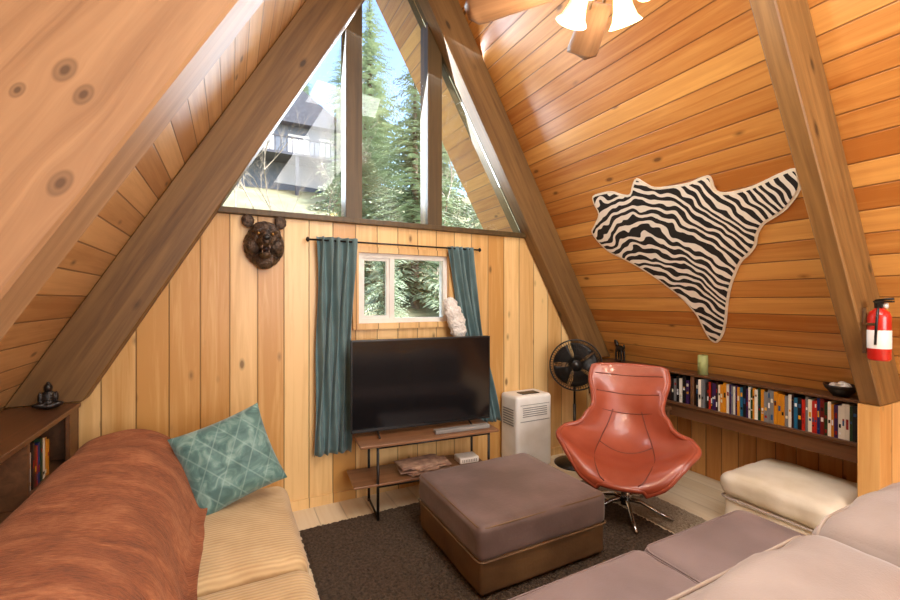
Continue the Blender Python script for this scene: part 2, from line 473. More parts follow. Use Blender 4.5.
def zin(x): return (HW-.325-abs(x-XC))*S3
bm = bmesh.new(); prism(bm, [(-.07, 2.115), (.775, 2.115), (.775, zin(.775)+.02)], 3.23, 3.236); mesh_ob('window_1', bm, M_glass)
bm = bmesh.new(); prism(bm, [(.90, 2.115), (1.45, 2.115), (1.45, zin(1.45)), (XC, zin(XC)), (.90, zin(.90))], 3.23, 3.236); mesh_ob('window_2', bm, M_glass)
bm = bmesh.new(); prism(bm, [(1.58, 2.115), (2.43, 2.115), (1.58, zin(1.58)+.02)], 3.23, 3.236); mesh_ob('window_3', bm, M_glass)
w = empty('window_4')
f = .035
boxes('frame', [(wx0, wx1, 3.22, 3.30, wz0, wz0+f), (wx0, wx1, 3.22, 3.30, wz1-f, wz1), (wx0, wx0+f, 3.22, 3.30, wz0+f, wz1-f), (wx1-f, wx1, 3.22, 3.30, wz0+f, wz1-f),
                (1.13, 1.17, 3.225, 3.29, wz0+f, wz1-f),
                (wx0+f, wx0+f+.022, 3.235, 3.27, wz0+f, wz1-f), (1.108, 1.13, 3.235, 3.27, wz0+f, wz1-f),
                (wx0+f+.022, 1.108, 3.235, 3.27, wz0+f, wz0+f+.022), (wx0+f+.022, 1.108, 3.235, 3.27, wz1-f-.022, wz1-f)], M_vinyl, w)
box('pane', wx0+f, wx1-f, 3.252, 3.256, wz0+f, wz1-f, M_glass, w)
boxes('casing', [(wx0-.045, wx1+.045, 3.18, 3.2, wz1, wz1+.045), (wx0-.045, wx1+.045, 3.17, 3.2, wz0-.045, wz0), (wx0-.045, wx0, 3.18, 3.2, wz0, wz1), (wx1, wx1+.045, 3.18, 3.2, wz0, wz1)], M_gable, w)
box('baseboard_gable', -1.1, 3.55, 3.185, 3.2, 0, .07, M_gable)
box('wall_left', -1.22, -1.19, Y0, YG, 0, .64, M_knee)
box('wall_right', 3.60, 3.63, Y0, YG, 0, .55, M_knee)
bm = bmesh.new(); prism(bm, [(XL, 0), (XR, 0), (XC, APEX)], Y0-.1, Y0); mesh_ob('wall_rear', bm, M_gable)
bm = bmesh.new(); prism(bm, [(3.07, 0), (3.59, 0), (3.59, .6), (3.40, .93), (3.07, .93)], .955, 1.045); mesh_ob('wall_partition', bm, M_part)

# ------------------------------------------------------------ bookshelves
def books(name, along0, along1, x_front, depth, z0, hmin, hmax, side, parent, tmin=.012, tmax=.03):
    bm = bmesh.new(); cl = bm.loops.layers.color.new('Col')
    cols = ['#2a2a34', '#a83028', '#f0ece0', '#3060a0', '#e0b850', '#4c7a50', '#b0b0b0', '#282830', '#d86038', '#7a5090', '#ece8e0', '#4a4a58', '#50a0b8', '#f4f0e8', '#6a4434', '#e8e4dc']
    y = along0
    while y < along1:
        t = random.uniform(tmin, tmax); h = random.uniform(hmin, hmax); dd = random.uniform(0, .008)
        xf = x_front - side*dd
        xa, xb = sorted((xf, xf-side*depth))
        _, fs = add_box(bm, xa, xb, y, y+t*.94, z0, z0+h)
        c = C(random.choice(cols))
        for f in fs:
            for l in f.loops: l[cl] = c
        for q in range(random.choice((1, 2))):
            c2 = C(random.choice(['#e8e4d8', '#e8c860', '#c03028', '#f0f0f0', '#6090b0', '#202020']))
            zz = z0+h*random.uniform(.08, .8); hh = h*random.uniform(.05, .18)
            xa, xb = sorted((xf, xf+side*.0008))
            _, fs = add_box(bm, xa, xb, y+t*.2, y+t*.75, zz, min(zz+hh, z0+h*.97))
            for f in fs:
                for l in f.loops: l[cl] = c2
        y += t
        if random.random() < .015: y += .02
    return mesh_ob(name, bm, M_books, parent)

sr = empty('bookshelf')
boxes('carcass', [(3.23, 3.42, 1.05, 3.055, .898, .915), (3.22, 3.50, 1.05, 3.19, .648, .67), (3.44, 3.46, 1.05, 3.19, .67, .83),
                  (3.24, 3.42, 2.09, 2.115, .67, .898), (3.24, 3.42, 1.05, 1.07, .67, .898), (3.24, 3.42, 3.03, 3.055, .67, .898),
                  (3.24, 3.27, 1.05, 3.19, .55, .648)], M_shelf, sr, bev=.003)
books('books_row', 1.075, 2.065, 3.238, .14, .67, .195, .222, -1, sr, .012, .024)
books('books_row_far', 2.13, 3.0, 3.245, .14, .67, .16, .22, -1, sr, .016, .032)
sl = empty('bookshelf')
boxes('carcass', [(-1.04, -.735, 1.25, 3.05, .905, .93), (-1.08, -.745, 1.25, 3.19, .60, .63), (-1.06, -1.04, 1.25, 3.19, .63, .905),
                  (-1.04, -.745, 3.03, 3.05, .63, .905), (-1.04, -.745, 2.38, 2.40, .63, .905), (-1.04, -.745, 1.6, 1.62, .63, .905), (-.765, -.745, 2.90, 3.03, .63, .905)], M_shelf, sl, bev=.003)
books('books_row', 2.42, 2.80, -.80, .14, .63, .16, .22, 1, sl, .02, .035)
books('books_row_near', 1.65, 2.1, -.80, .14, .63, .16, .22, 1, sl, .02, .035)

# ------------------------------------------------------------ tv, console
cons = empty('tv_console_table', (1.3, 2.885, 0), math.radians(-5))
boxes('shelves', [(-.52, .52, -.17, .17, .508, .525), (-.56, .44, -.16, .16, .244, .26)], M_console, cons, bev=.003)
lg = []
for x in (-.40, .44):
    for y in (-.15, .15): lg.append(([(x, y, .014), (x, y, .505)], .010))
    lg.append(([(x, -.15, .495), (x, .15, .495)], .008)); lg.append(([(x, -.15, .235), (x, .15, .235)], .008)); lg.append(([(x, -.15, .03), (x, .15, .03)], .008))
for z in (.499, .236):
    lg.append(([(-.4, -.15, z), (.44, -.15, z)], .007)); lg.append(([(-.4, .15, z), (.44, .15, z)], .007))
tubes('legs', lg, M_black, cons)
mg = empty('magazine_stack', (1.24, 2.86, .262), .1)
bm = bmesh.new()
for i in range(8):
    vs, _ = add_box(bm, -.14, .14, -.09, .09, i*.008, i*.008+.007)
    bmesh.ops.rotate(bm, verts=vs, cent=(0, 0, 0), matrix=Matrix.Rotation(random.uniform(-.3, .3), 3, 'Z'))
    bmesh.ops.translate(bm, verts=vs, vec=(random.uniform(-.09, .09), 0, 0))
mesh_ob('magazines', bm, M_paper, mg)
bx = empty('set_top_box', (1.62, 2.85, .262), math.radians(-5))
box('body', -.08, .08, -.06, .06, 0, .045, M_white, bx, bev=.008)
boxes('vents', [(-.06+i*.014, -.054+i*.014, -.061, -.0595, .012, .032) for i in range(9)], M_grey, bx)
tv = empty('television', (1.30, 2.93, 0), math.radians(-5))
box('bezel', -.548, .548, -.02, .025, .56, 1.215, M_bplast, tv, bev=.004)
box('screen', -.538, .538, -.0215, -.018, .578, 1.205, M_screen, tv)
box('rear_housing', -.35, .35, .025, .06, .62, 1.0, M_bplast, tv, bev=.01)
tubes('feet', [([(s*.36, -.10, .534), (s*.36, 0, .57), (s*.36, .08, .534)], .007) for s in (-1, 1)], M_bplast, tv)
sb = empty('soundbar', (1.54, 2.775, .526), math.radians(-5))
box('body', -.22, .22, -.03, .03, 0, .030, M_grey, sb, bev=.008)

# ------------------------------------------------------------ curtains
cu = empty('curtain_set')
def curtain(name, xt0, xt1, zt, xb0, xb1, zb, y, folds, sway=0.0):
    def fn(u, v):
        e = v**1.2
        xa = xt0+(xb0-xt0)*e; xb = xt1+(xb1-xt1)*e
        pinch = sway*math.sin(PI*min(1, v*1.1))
        x = xa+(xb-xa)*u + pinch*(u-.5)*-1
        d = .026*math.sin(u*folds*2*PI + .6*math.sin(v*4)) + .008*noise.noise(Vector((u*9, v*3, 2)))
        return (x+.008*math.sin(v*9+u*20), y+d, zt+(zb-zt)*v)
    return grid_ob(name, 110, 50, fn, M_curtain, cu, thick=.003)
curtain('panel_left', .55, .84, 1.955, .53, .80, .385, 3.13, 5, .03)
curtain('panel_right', 1.60, 1.84, 1.945, 1.90, 2.12, .44, 3.13, 5, .03)
tubes('rod', [([(.50, 3.13, 1.93), (1.90, 3.13, 1.93)], .007), ([(.60, 3.13, 1.93), (.60, 3.195, 1.93)], .006), ([(1.85, 3.13, 1.93), (1.85, 3.195, 1.93)], .006)], M_bronze, cu)
lathe('finial_1', [(0, -.02), (.010, -.012), (.015, 0), (.010, .012), (0, .02)], M_bronze, cu, M=Matrix.Translation((.49, 3.13, 1.93)))
lathe('finial_2', [(0, -.02), (.010, -.012), (.015, 0), (.010, .012), (0, .02)], M_bronze, cu, M=Matrix.Translation((1.91, 3.13, 1.93)))
blob('tieback_fluff', [((1.60, 3.08, 1.46), (.065, .045, .06)), ((1.62, 3.07, 1.40), (.075, .05, .07)), ((1.65, 3.07, 1.33), (.08, .05, .08)), ((1.67, 3.07, 1.25), (.07, .05, .07))], M_fluff, cu, .012, (.03, .03), 1)

# ------------------------------------------------------------ bear head
be = empty('bear_head_sculpture', (.21, 3.19, 1.90))
blob('head', [((0, -.02, -.03), (.13, .05, .15)), ((0, -.07, .03), (.105, .08, .10)), ((.07, -.06, -.03), (.055, .06, .07)), ((-.07, -.06, -.03), (.055, .06, .07)),
              ((0, -.15, -.015), (.048, .085, .042)), ((0, -.12, .03), (.04, .06, .04)), ((0, -.13, -.10), (.037, .06, .024)), ((0, -.05, -.13), (.07, .05, .06)),
              ((.045, -.125, .055), (.03, .03, .018)), ((-.045, -.125, .055), (.03, .03, .018)),
              ((.103, -.03, .135), (.040, .02, .048)), ((-.103, -.03, .135), (.040, .02, .048))], M_bronze2, be, .005, (.012, .02), 2)
blob('nose', [((0, -.232, .003), (.026, .014, .019))], M_bronze, be, .003)
for s in (-1, 1):
    lathe('eye', [(0, -.011), (.008, -.008), (.011, 0), (.008, .008), (0, .011)], M_brass, be, 12, Matrix.Translation((s*.043, -.150, .036)))
M_mouth = surf('mouth_dark', '#3a2420', '#241412', rough=.5, bstr=0)
blob('mouth', [((0, -.13, -.065), (.030, .056, .024))], M_mouth, be, .004)
bm = bmesh.new()
for s in (-1, 1):
    for (x, y, z, l) in ((.022, -.19, -.055, -.022), (.02, -.165, -.082, .02), (.027, -.16, -.055, -.012)):
        bmesh.ops.create_cone(bm, cap_ends=True, segments=8, radius1=.004, radius2=.0005, depth=abs(l), matrix=Matrix.Translation((s*x, y, z)) @ (Matrix.Rotation(PI, 4, 'X') if l < 0 else Matrix()))
mesh_ob('teeth', bm, M_paper, be)

# ------------------------------------------------------------ left sofa
so = empty('corduroy_sofa')
cushion('base', -.66, .27, .80, 2.86, .06, .28, M_cord, so, r=.04, puff=0)
cushion('seat_cushion_1', -.42, .30, .82, 1.82, .25, .43, M_cord, so, r=.07, puff=.03, seed=1)
cushion('seat_cushion_2', -.42, .30, 1.825, 2.68, .25, .43, M_cord, so, r=.07, puff=.03, seed=2)
cushion('back_cushion_1', -.64, -.27, .82, 1.80, .30, .73, M_cord, so, r=.12, puff=.03, seed=3)
cushion('back_cushion_2', -.64, -.27, 1.81, 2.66, .30, .73, M_cord, so, r=.12, puff=.03, seed=4)
cushion('arm_far', -.66, .16, 2.64, 2.88, .10, .66, M_cord, so, r=.10, puff=.06, seed=5)
cushion('arm_near', -.66, .24, .62, .84, .10, .62, M_cord, so, r=.10, puff=.02, seed=6)
boxes('feet', [(-.62, -.56, .66, .72, 0, .08), (.16, .22, .84, .90, 0, .08), (-.62, -.56, 2.78, 2.84, 0, .08), (.06, .12, 2.78, 2.84, 0, .08)], M_shelf, so)
prof = [(0, (-.71, .50)), (.12, (-.70, .68)), (.24, (-.62, .785)), (.38, (-.48, .80)), (.52, (-.34, .77)), (.66, (-.23, .69)), (.80, (-.17, .56)), (.90, (-.14, .485)), (1, (-.10, .475))]
def blk(u, v):
    x, z = interp(prof, u)
    y = .95+v*(2.72-.95)
    amp = .012+.007*math.sin(u*PI)
    n1 = noise.noise(Vector((u*2.5+v*1.5, y*4.0, 1)))*1.6*amp + noise.noise(Vector((u*5, y*9+u*5, 4)))*amp*.6
    y += .05*noise.noise(Vector((u*5, 0, 3)))*(v*2-1) - .10*max(0, u-.8)*v
    k = .4+.6*min(1, u*2)
    if u > .85: n1 = abs(n1)*.7
    return (x+max(0, n1)*k*(.7 if u > .6 else 0) + .02*noise.noise(Vector((v*5, 5, 0)))*u, y, z+n1*k+.006)
grid_ob('throw_blanket', 70, 150, blk, M_rust, thick=.018)

pl = empty('throw_pillow', (0.0, 2.48, .675))
pl.rotation_euler = (math.radians(-22), math.radians(-17), math.radians(8))
def pil(side):
    def fn(u, v):
        x = u*2-1; z = v*2-1
        b = ((1-x**4)*(1-z**4))
        h = .07*max(0, b)**.6
        k = .218
        e = 1-.07*(1-z*z)*abs(x)**2; e2 = 1-.07*(1-x*x)*abs(z)**2
        return (x*k*e, side*(h+.012*noise.noise(Vector((x*3, z*3, side)))*b), z*k*e2)
    return fn
grid_ob('front_side', 40, 40, pil(-1), M_pillow, pl); grid_ob('back_side', 40, 40, pil(1), M_pillow, pl)

# ------------------------------------------------------------ brown ottoman
ot = empty('square_ottoman')
cushion('cushion_top', 1.085, 1.95, 1.775, 2.55, .20, .38, M_brown, ot, r=.035, puff=.010, wr=.006)
cushion('body', 1.095, 1.94, 1.785, 2.54, .03, .21, M_brownside, ot, r=.02, puff=0, wr=.004)
def rrect(x0, x1, y0, y1, z, r, n=6):
    o = []
    for cx, cy, a0 in ((x1-r, y1-r, 0), (x0+r, y1-r, PI/2), (x0+r, y0+r, PI), (x1-r, y0+r, 1.5*PI)):
        for i in range(n):
            a = a0+PI/2*i/(n-1); o.append((cx+r*math.cos(a), cy+r*math.sin(a), z))
    return o
tubes('seam', [(rrect(1.083, 1.953, 1.772, 2.553, .207, .035), .005, True), (rrect(1.095, 1.94, 1.785, 2.54, .368, .04), .004, True)], M_brownside, ot)
boxes('feet', [(1.14, 1.19, 1.84, 1.89, .014, .045), (1.85, 1.90, 1.84, 1.89, .014, .045), (1.14, 1.19, 2.45, 2.50, .014, .045), (1.85, 1.90, 2.45, 2.50, .014, .045)], M_black, ot)

# ------------------------------------------------------------ right sofa (facing the gable)
s2 = empty('taupe_sofa')
cushion('base', .72, 2.36, .42, 1.26, .05, .26, M_mauve, s2, r=.03, puff=0)
cushion('seat_cushion_1', .71, 1.60, .60, 1.28, .24, .425, M_mauve, s2, r=.05, puff=.02, seed=1)
cushion('seat_cushion_2', 1.605, 2.37, .60, 1.28, .24, .425, M_mauve, s2, r=.05, puff=.02, seed=2)
cushion('back_rest', .74, 2.37, .30, .52, .20, .72, M_taupe, s2, r=.07, puff=.01)
cushion('back_cushion_1', .76, 1.64, .36, .70, .36, .785, M_taupe, s2, r=.09, puff=.04, seed=3, wr=.014)
cushion('back_cushion_2', 1.645, 2.38, .36, .70, .36, .80, M_taupe, s2, r=.09, puff=.05, seed=4, wr=.014)
def yz_rect(x0, x1, y, z0, z1, r, n=6):
    return [(a, y, b) for a, b, _ in rrect(x0, x1, z0, z1, 0, r, n)]
tubes('piping', [(rrect(.725, 1.595, .61, 1.27, .410, .05), .004, True), (rrect(1.61, 2.36, .61, 1.27, .410, .05), .004, True)], M_mauve, s2)
tubes('back_piping', [(yz_rect(.78, 1.62, .668, .40, .772, .08), .005, True), (yz_rect(1.665, 2.36, .668, .40, .787, .08), .005, True)], M_piping, s2)
boxes('feet', [(.84, .90, .46, .52, .014, .06), (2.26, 2.32, .46, .52, .014, .06), (.84, .90, 1.16, 1.22, .014, .06), (2.26, 2.32, 1.16, 1.22, .014, .06)], M_black, s2)

wo = empty('cream_ottoman')
cushion('seat_cushion', 2.90, 3.50, 1.08, 1.70, .20, .36, M_cream, wo, r=.06, puff=.03, wr=.012)
cushion('body', 2.92, 3.48, 1.09, 1.68, .03, .20, M_cream, wo, r=.03, puff=0)
tubes('seam', [(rrect(2.91, 3.49, 1.085, 1.69, .20, .03), .006, True), (rrect(2.94, 3.46, 1.12, 1.66, .352, .05), .004, True)], M_piping, wo)
boxes('feet', [(2.96, 3.01, 1.17, 1.22, 0, .04), (3.39, 3.44, 1.17, 1.22, 0, .04), (2.96, 3.01, 1.59, 1.64, 0, .04), (3.39, 3.44, 1.59, 1.64, 0, .04)], M_black, wo)

# ------------------------------------------------------------ rugs
def rug(name, x0, x1, y0, y1, mat, h=.02, n=170):
    def fn(u, v):
        e = min(u, 1-u, v, 1-v)
        k = 1 if e > .004 else 0
        jx = random.uniform(-.005, .005); jy = random.uniform(-.005, .005)
        return (x0+(x1-x0)*u+jx, y0+(y1-y0)*v+jy, k*(h*.4+random.uniform(0, h*.6))+.001)
    return grid_ob(name, n, n, fn, mat, smooth=False)
rug('shag_rug', .40, 2.52, .3, 2.9, M_rug, .018, 260)
rug('small_shag_rug', 2.54, 2.86, 1.65, 2.62, M_rug2, .016, 110)

# ------------------------------------------------------------ lounge chair
ch = empty('lounge_chair', (2.46, 2.08, .012)); ch.rotation_euler[2] = math.radians(216); ch.scale = (.97, .97, 1)
cprof = [(0, (-.36, .98)), (.2, (-.30, .82)), (.4, (-.22, .62)), (.55, (-.10, .47)), (.7, (.06, .385)), (.85, (.24, .37)), (1, (.37, .31))]
cwid = [(0, (.27,)), (.12, (.28,)), (.25, (.25,)), (.35, (.245,)), (.45, (.32,)), (.55, (.415,)), (.7, (.45,)), (.85, (.37,)), (.94, (.27,)), (1, (.15,))]
cedge = [(0, (.02, -.01)), (.2, (.07, .0)), (.35, (.12, .03)), (.45, (.17, .06)), (.55, (.15, .13)), (.7, (.08, .17)), (.85, (0, .11)), (1, (-.03, .0))]
def shell(a, v):
    s = a*2-1
    f, z = interp(cprof, v); w = interp(cwid, v)[0]; ef, ez = interp(cedge, v)
    k = abs(s)**2.2
    roll = max(0, abs(s)-.85)/.15
    return Vector((f+ef*k, w*s, z+ez*k-roll**2*.03*(1 if v > .4 else .3)))
grid_ob('shell', 41, 61, shell, M_red, ch, thick=.035, sub=1)
def shell_line(pts): return [shell(a, v)+Vector((.012, 0, .014)) for a, v in pts]
sl_ = []
for v0 in (.10, .24, .37):
    sl_.append((shell_line([(.06+.88*i/20, v0+.02*math.sin(PI*i/20)) for i in range(21)]), .0045))
for off in (.30, .70):
    sl_.append((shell_line([(off+(.5-off)*-.35*max(0, (i/24-.3)), .37+.60*i/24) for i in range(25)]), .0045))
sl_.append((shell_line([(.30+.40*i/16, .60+.05*math.sin(PI*i/16)) for i in range(17)]), .0045))
tubes('seams', sl_, M_redseam, ch)
rim = [shell(0, i/40) for i in range(41)] + [shell(i/20, 1) for i in range(1, 20)] + [shell(1, 1-i/40) for i in range(41)] + [shell(1-i/20, 0) for i in range(1, 20)]
tubes('rim_piping', [(rim, .019, True)], M_red, ch)
lathe('column', [(0, .06), (.03, .06), (.028, .2), (.02, .2), (.02, .35), (0, .35)], M_chrome, ch)
boxes('seat_plate', [(-.12, .14, -.10, .10, .325, .342)], M_black, ch)
lg = []
for k in range(5):
    a = 2*PI*k/5+.3
    d = Vector((math.cos(a), math.sin(a), 0))
    lg.append(([d*.01+Vector((0, 0, .10)), d*.10+Vector((0, 0, .095)), d*.22+Vector((0, 0, .045)), d*.31+Vector((0, 0, .015))], [.02, .016, .013, .011]))
tubes('star_base', lg, M_chrome, ch)

# ------------------------------------------------------------ portable air conditioner
ac = empty('portable_air_conditioner')
cushion('body', 2.15, 2.53, 2.92, 3.17, .045, .68, M_white, ac, r=.03, puff=0, wr=0)
boxes('panel_line', [(2.185, 2.495, 2.915, 2.922, .46, .464), (2.185, 2.495, 2.915, 2.922, .60, .603)], M_grey, ac)
boxes('front_vents', [(2.21, 2.47, 2.916, 2.923, .50+i*.018, .506+i*.018) for i in range(5)], M_grey, ac)
boxes('side_vents', [(2.146, 2.152, 2.97, 3.12, .42+i*.022, .428+i*.022) for i in range(7)], M_grey, ac)
boxes('control_panel', [(2.25, 2.43, 2.97, 3.06, .678, .686)], M_bplast, ac)
tubes('casters', [([(x, y-.01, .023), (x, y+.01, .023)], .022) for x in (2.19, 2.49) for y in (2.97, 3.13)], M_bplast, ac, 14)

# ------------------------------------------------------------ pedestal fan
pf = empty('pedestal_fan', (2.78, 2.90, 0)); pf.rotation_euler[2] = math.radians(-38)
L = [(circle_pts((0, -.07, .92), .225, 'y', 40), .007, True), (circle_pts((0, -.11, .92), .15, 'y', 32), .002, True), (circle_pts((0, -.09, .92), .195, 'y', 36), .002, True), (circle_pts((0, -.118, .92), .09, 'y', 28), .002, True), (circle_pts((0, -.12, .92), .045, 'y', 24), .004, True),
     (circle_pts((0, .01, .92), .17, 'y', 32), .002, True)]
for i in range(60):
    a = 2*PI*i/60; ca, sa = math.cos(a), math.sin(a)
    pr = [(.04, -.12), (.12, -.116), (.19, -.095), (.225, -.07), (.20, -.02), (.13, .02), (.05, .03)]
    L.append(([(r*ca, y, .92+r*sa) for r, y in pr], .002))
tubes('cage', L, M_black, pf, 5)
lathe('motor', [(0, 0), (.05, .0), (.055, .02), (.05, .10), (.03, .13), (0, .135)], M_bplast, pf, 24, Matrix.Translation((0, .01, .92)) @ Matrix.Rotation(-PI/2, 4, 'X'))
lathe('badge', [(0, -.006), (.045, -.004), (.045, .004), (0, .006)], M_bplast, pf, 24, Matrix.Translation((0, -.12, .92)) @ Matrix.Rotation(-PI/2, 4, 'X'))
def fblade(k):
    a0 = 2*PI*k/5
    def fn(u, v):
        r = .03+.165*u; a = a0+(v-.5)*(.8+.35*u)
        return (r*math.cos(a), -.05+(v-.5)*.05, .92+r*math.sin(a))
    return fn
for k in range(5): grid_ob('blade_%d' % (k+1), 8, 8, fblade(k), M_bplast, pf, thick=.002)
tubes('pole', [([(0, .04, .03), (0, .04, .55)], .014), ([(0, .04, .5), (0, .04, .90)], .010)], M_black, pf)
lathe('base', [(0, .0), (.18, 0), (.18, .012), (.10, .03), (.03, .04), (0, .04)], M_bplast, pf, 32, Matrix.Translation((0, .04, 0)))

# ------------------------------------------------------------ dark side table behind chair
st = empty('side_table')
boxes('frame', [(2.98, 3.21, 2.25, 2.70, .60, .63)]+[(x, x+.03, y, y+.03, 0, .60) for x in (2.99, 3.17) for y in (2.26, 2.66)]+[(2.99, 3.20, 2.27, 2.68, .12, .14)], M_shelf, st, bev=.003)

# ------------------------------------------------------------ shelf ornaments
dg = empty('deer_figurine', (3.29, 2.84, .916)); dg.rotation_euler[2] = math.radians(70); dg.scale = (1.2, 1.2, 1.2)
blob('figure', [((0, 0, .10), (.055, .022, .028)), ((.055, 0, .14), (.018, .014, .04), (0, .5, 0)), ((.08, 0, .175), (.028, .012, .013), (0, .3, 0)),
                ((-.06, 0, .12), (.01, .008, .02)), ((.04, .012, .05), (.009, .008, .055)), ((.04, -.012, .05), (.009, .008, .055)), ((-.04, .012, .05), (.011, .008, .055)), ((-.04, -.012, .05), (.011, .008, .055)), ((0, 0, .006), (.075, .03, .008))], M_bronze, dg, .004, None, 2)
tubes('antlers', [([(.07, s*.006, .185), (.06, s*.02, .215), (.07, s*.03, .25)], .003) for s in (-1, 1)]+[([(.061, s*.02, .215), (.085, s*.022, .235)], .0025) for s in (-1, 1)], M_bronze, dg)
cd = empty('pillar_candle', (3.30, 2.05, .915))
lathe('wax', [(0, 0), (.036, 0), (.036, .15), (.032, .152), (.028, .145), (0, .142)], M_candle, cd)
tubes('wick', [([(0, 0, .14), (.002, 0, .16)], .0015)], M_black, cd)
bw = empty('decor_bowl', (3.30, 1.20, .915))
lathe('bowl', [(0, 0), (.04, 0), (.045, .01), (.075, .045), (.085, .07), (.08, .07), (.07, .045), (.03, .015), (0, .015)], M_bronze, bw)
blob('white_stones', [((.02, .0, .06), (.032, .028, .03)), ((-.03, .02, .055), (.03, .03, .03)), ((-.015, -.03, .058), (.028, .028, .03))], M_fluff, bw, .006)
bd = empty('buddha_figurine', (-.84, 2.93, .931)); bd.rotation_euler[2] = math.radians(15); bd.scale = (.9, .9, .95)
blob('figure', [((0, 0, .022), (.06, .045, .022)), ((.035, -.02, .03), (.035, .02, .014)), ((-.035, -.02, .03), (.035, .02, .014)), ((0, .0, .065), (.034, .024, .04)), ((.035, -.005, .065), (.011, .012, .032)), ((-.035, -.005, .065), (.011, .012, .032)),
                ((0, -.002, .118), (.02, .021, .025)), ((0, .0, .142), (.009, .009, .010)), ((0, -.02, .045), (.022, .012, .01))], M_bronze, bd, .0035, None, 2)

# ------------------------------------------------------------ zebra hide on the right slope
zpts = [(2.513,2.339),(2.42,2.345),(2.323,2.336),(2.25,2.30),(2.182,2.285),(2.13,2.34),(2.081,2.372),(2.03,2.33),(1.972,2.288),(1.85,2.27),(1.7275,2.264),(1.65,2.275),(1.591,2.267),(1.583,2.184),(1.52,2.16),(1.468,2.159),(1.39,2.165),(1.317,2.18),(1.24,2.198),(1.167,2.205),(1.15,2.16),(1.167,2.095),(1.247,2.017),(1.32,1.98),(1.3815,1.952),(1.43,1.90),(1.457,1.84),(1.51,1.79),(1.573,1.746),(1.64,1.66),(1.698,1.568),(1.75,1.46),(1.793,1.356),(1.85,1.25),(1.915,1.183),(1.955,1.19),(1.976,1.225),(1.99,1.30),(2.003,1.386),(2.04,1.46),(2.084,1.531),(2.16,1.61),(2.234,1.682),(2.32,1.75),(2.409,1.811),(2.49,1.86),(2.565,1.905),(2.63,1.98),(2.668,2.08),(2.61,2.13),(2.524,2.203),(2.53,2.28)]
loc = [Vector((y, z/(S3/2))) for y, z in zpts]
def offset_poly(P, d):
    n = len(P); out = []
    area = sum(P[i].x*P[(i+1) % n].y-P[(i+1) % n].x*P[i].y for i in range(n))
    sg = 1 if area > 0 else -1
    for i in range(n):
        t = (P[(i+1) % n]-P[i-1]).normalized(); nn = Vector((-t.y, t.x))*sg
        out.append(P[i]+nn*d)
    return out
def smooth_poly(P, k=3):
    out = []
    n = len(P)
    for i in range(n):
        p0, p1, p2, p3 = P[i-1], P[i], P[(i+1) % n], P[(i+2) % n]
        for j in range(k):
            u = j/k
            out.append(.5*((2*p1)+(-p0+p2)*u+(2*p0-5*p1+4*p2-p3)*u*u+(-p0+3*p1-3*p2+p3)*u**3))
    return out
zb = empty('zebra_hide_rug')
cy, cz = 1.95, 2.0/(S3/2)
spin = math.radians(8)
Rm = Matrix.Rotation(-spin, 4, 'Z')
zb.matrix_world = MR @ Matrix.Translation((cy, cz, 0)) @ Matrix.Rotation(spin, 4, 'Z')
def hide(name, P, z0, z1, mat):
    bm = bmesh.new()
    q = [Rm @ Vector((p.x-cy, p.y-cz, 0)) for p in P]
    a = [bm.verts.new((p.x, p.y, z0)) for p in q]; b_ = [bm.verts.new((p.x, p.y, z1)) for p in q]
    n = len(a)
    for i in range(n): bm.faces.new((a[i], a[(i+1) % n], b_[(i+1) % n], b_[i]))
    bmesh.ops.triangle_fill(bm, edges=[e for e in bm.edges if e.verts[0] in set(b_) and e.verts[1] in set(b_)], use_beauty=True)
    return mesh_ob(name, bm, mat, zb)
SP = smooth_poly(loc)
hide('hide_backing', SP, -.001, -.008, M_hide)
hide('striped_fur', offset_poly(SP, .016), -.007, -.012, M_zebra)

# ------------------------------------------------------------ fire extinguisher
fe = empty('fire_extinguisher', (2.865, .893, 1.20)); fe.scale = (1.05, 1.05, 1.0)
lathe('cylinder', [(0, 0), (.035, 0), (.042, .01), (.042, .215), (.036, .24), (.018, .255), (.014, .262), (0, .262)], M_fire, fe)
lathe('label', [(.0425, .06), (.0428, .061), (.0428, .15), (.0425, .151)], M_white, fe)
boxes('valve', [(-.014, .014, -.014, .014, .26, .29)], M_black, fe)
boxes('handle', [(-.012, .012, -.05, .02, .288, .296)], M_black, fe, bev=.002)
tubes('lever', [([(0, .015, .297), (0, -.02, .303), (0, -.05, .306)], .006), ([(-.014, 0, .275), (-.046, -.01, .255), (-.048, -.005, .18), (-.046, 0, .08)], .005)], M_black, fe)
lathe('gauge', [(0, -.008), (.014, -.006), (.014, .006), (0, .008)], M_white, fe, 16, Matrix.Translation((.012, -.02, .272)) @ Matrix.Rotation(PI/2, 4, 'X'))
boxes('bracket', [(-.012, .012, .042, .057, .03, .26), (-.044, .044, .0, .045, .175, .187)], M_chrome, fe)

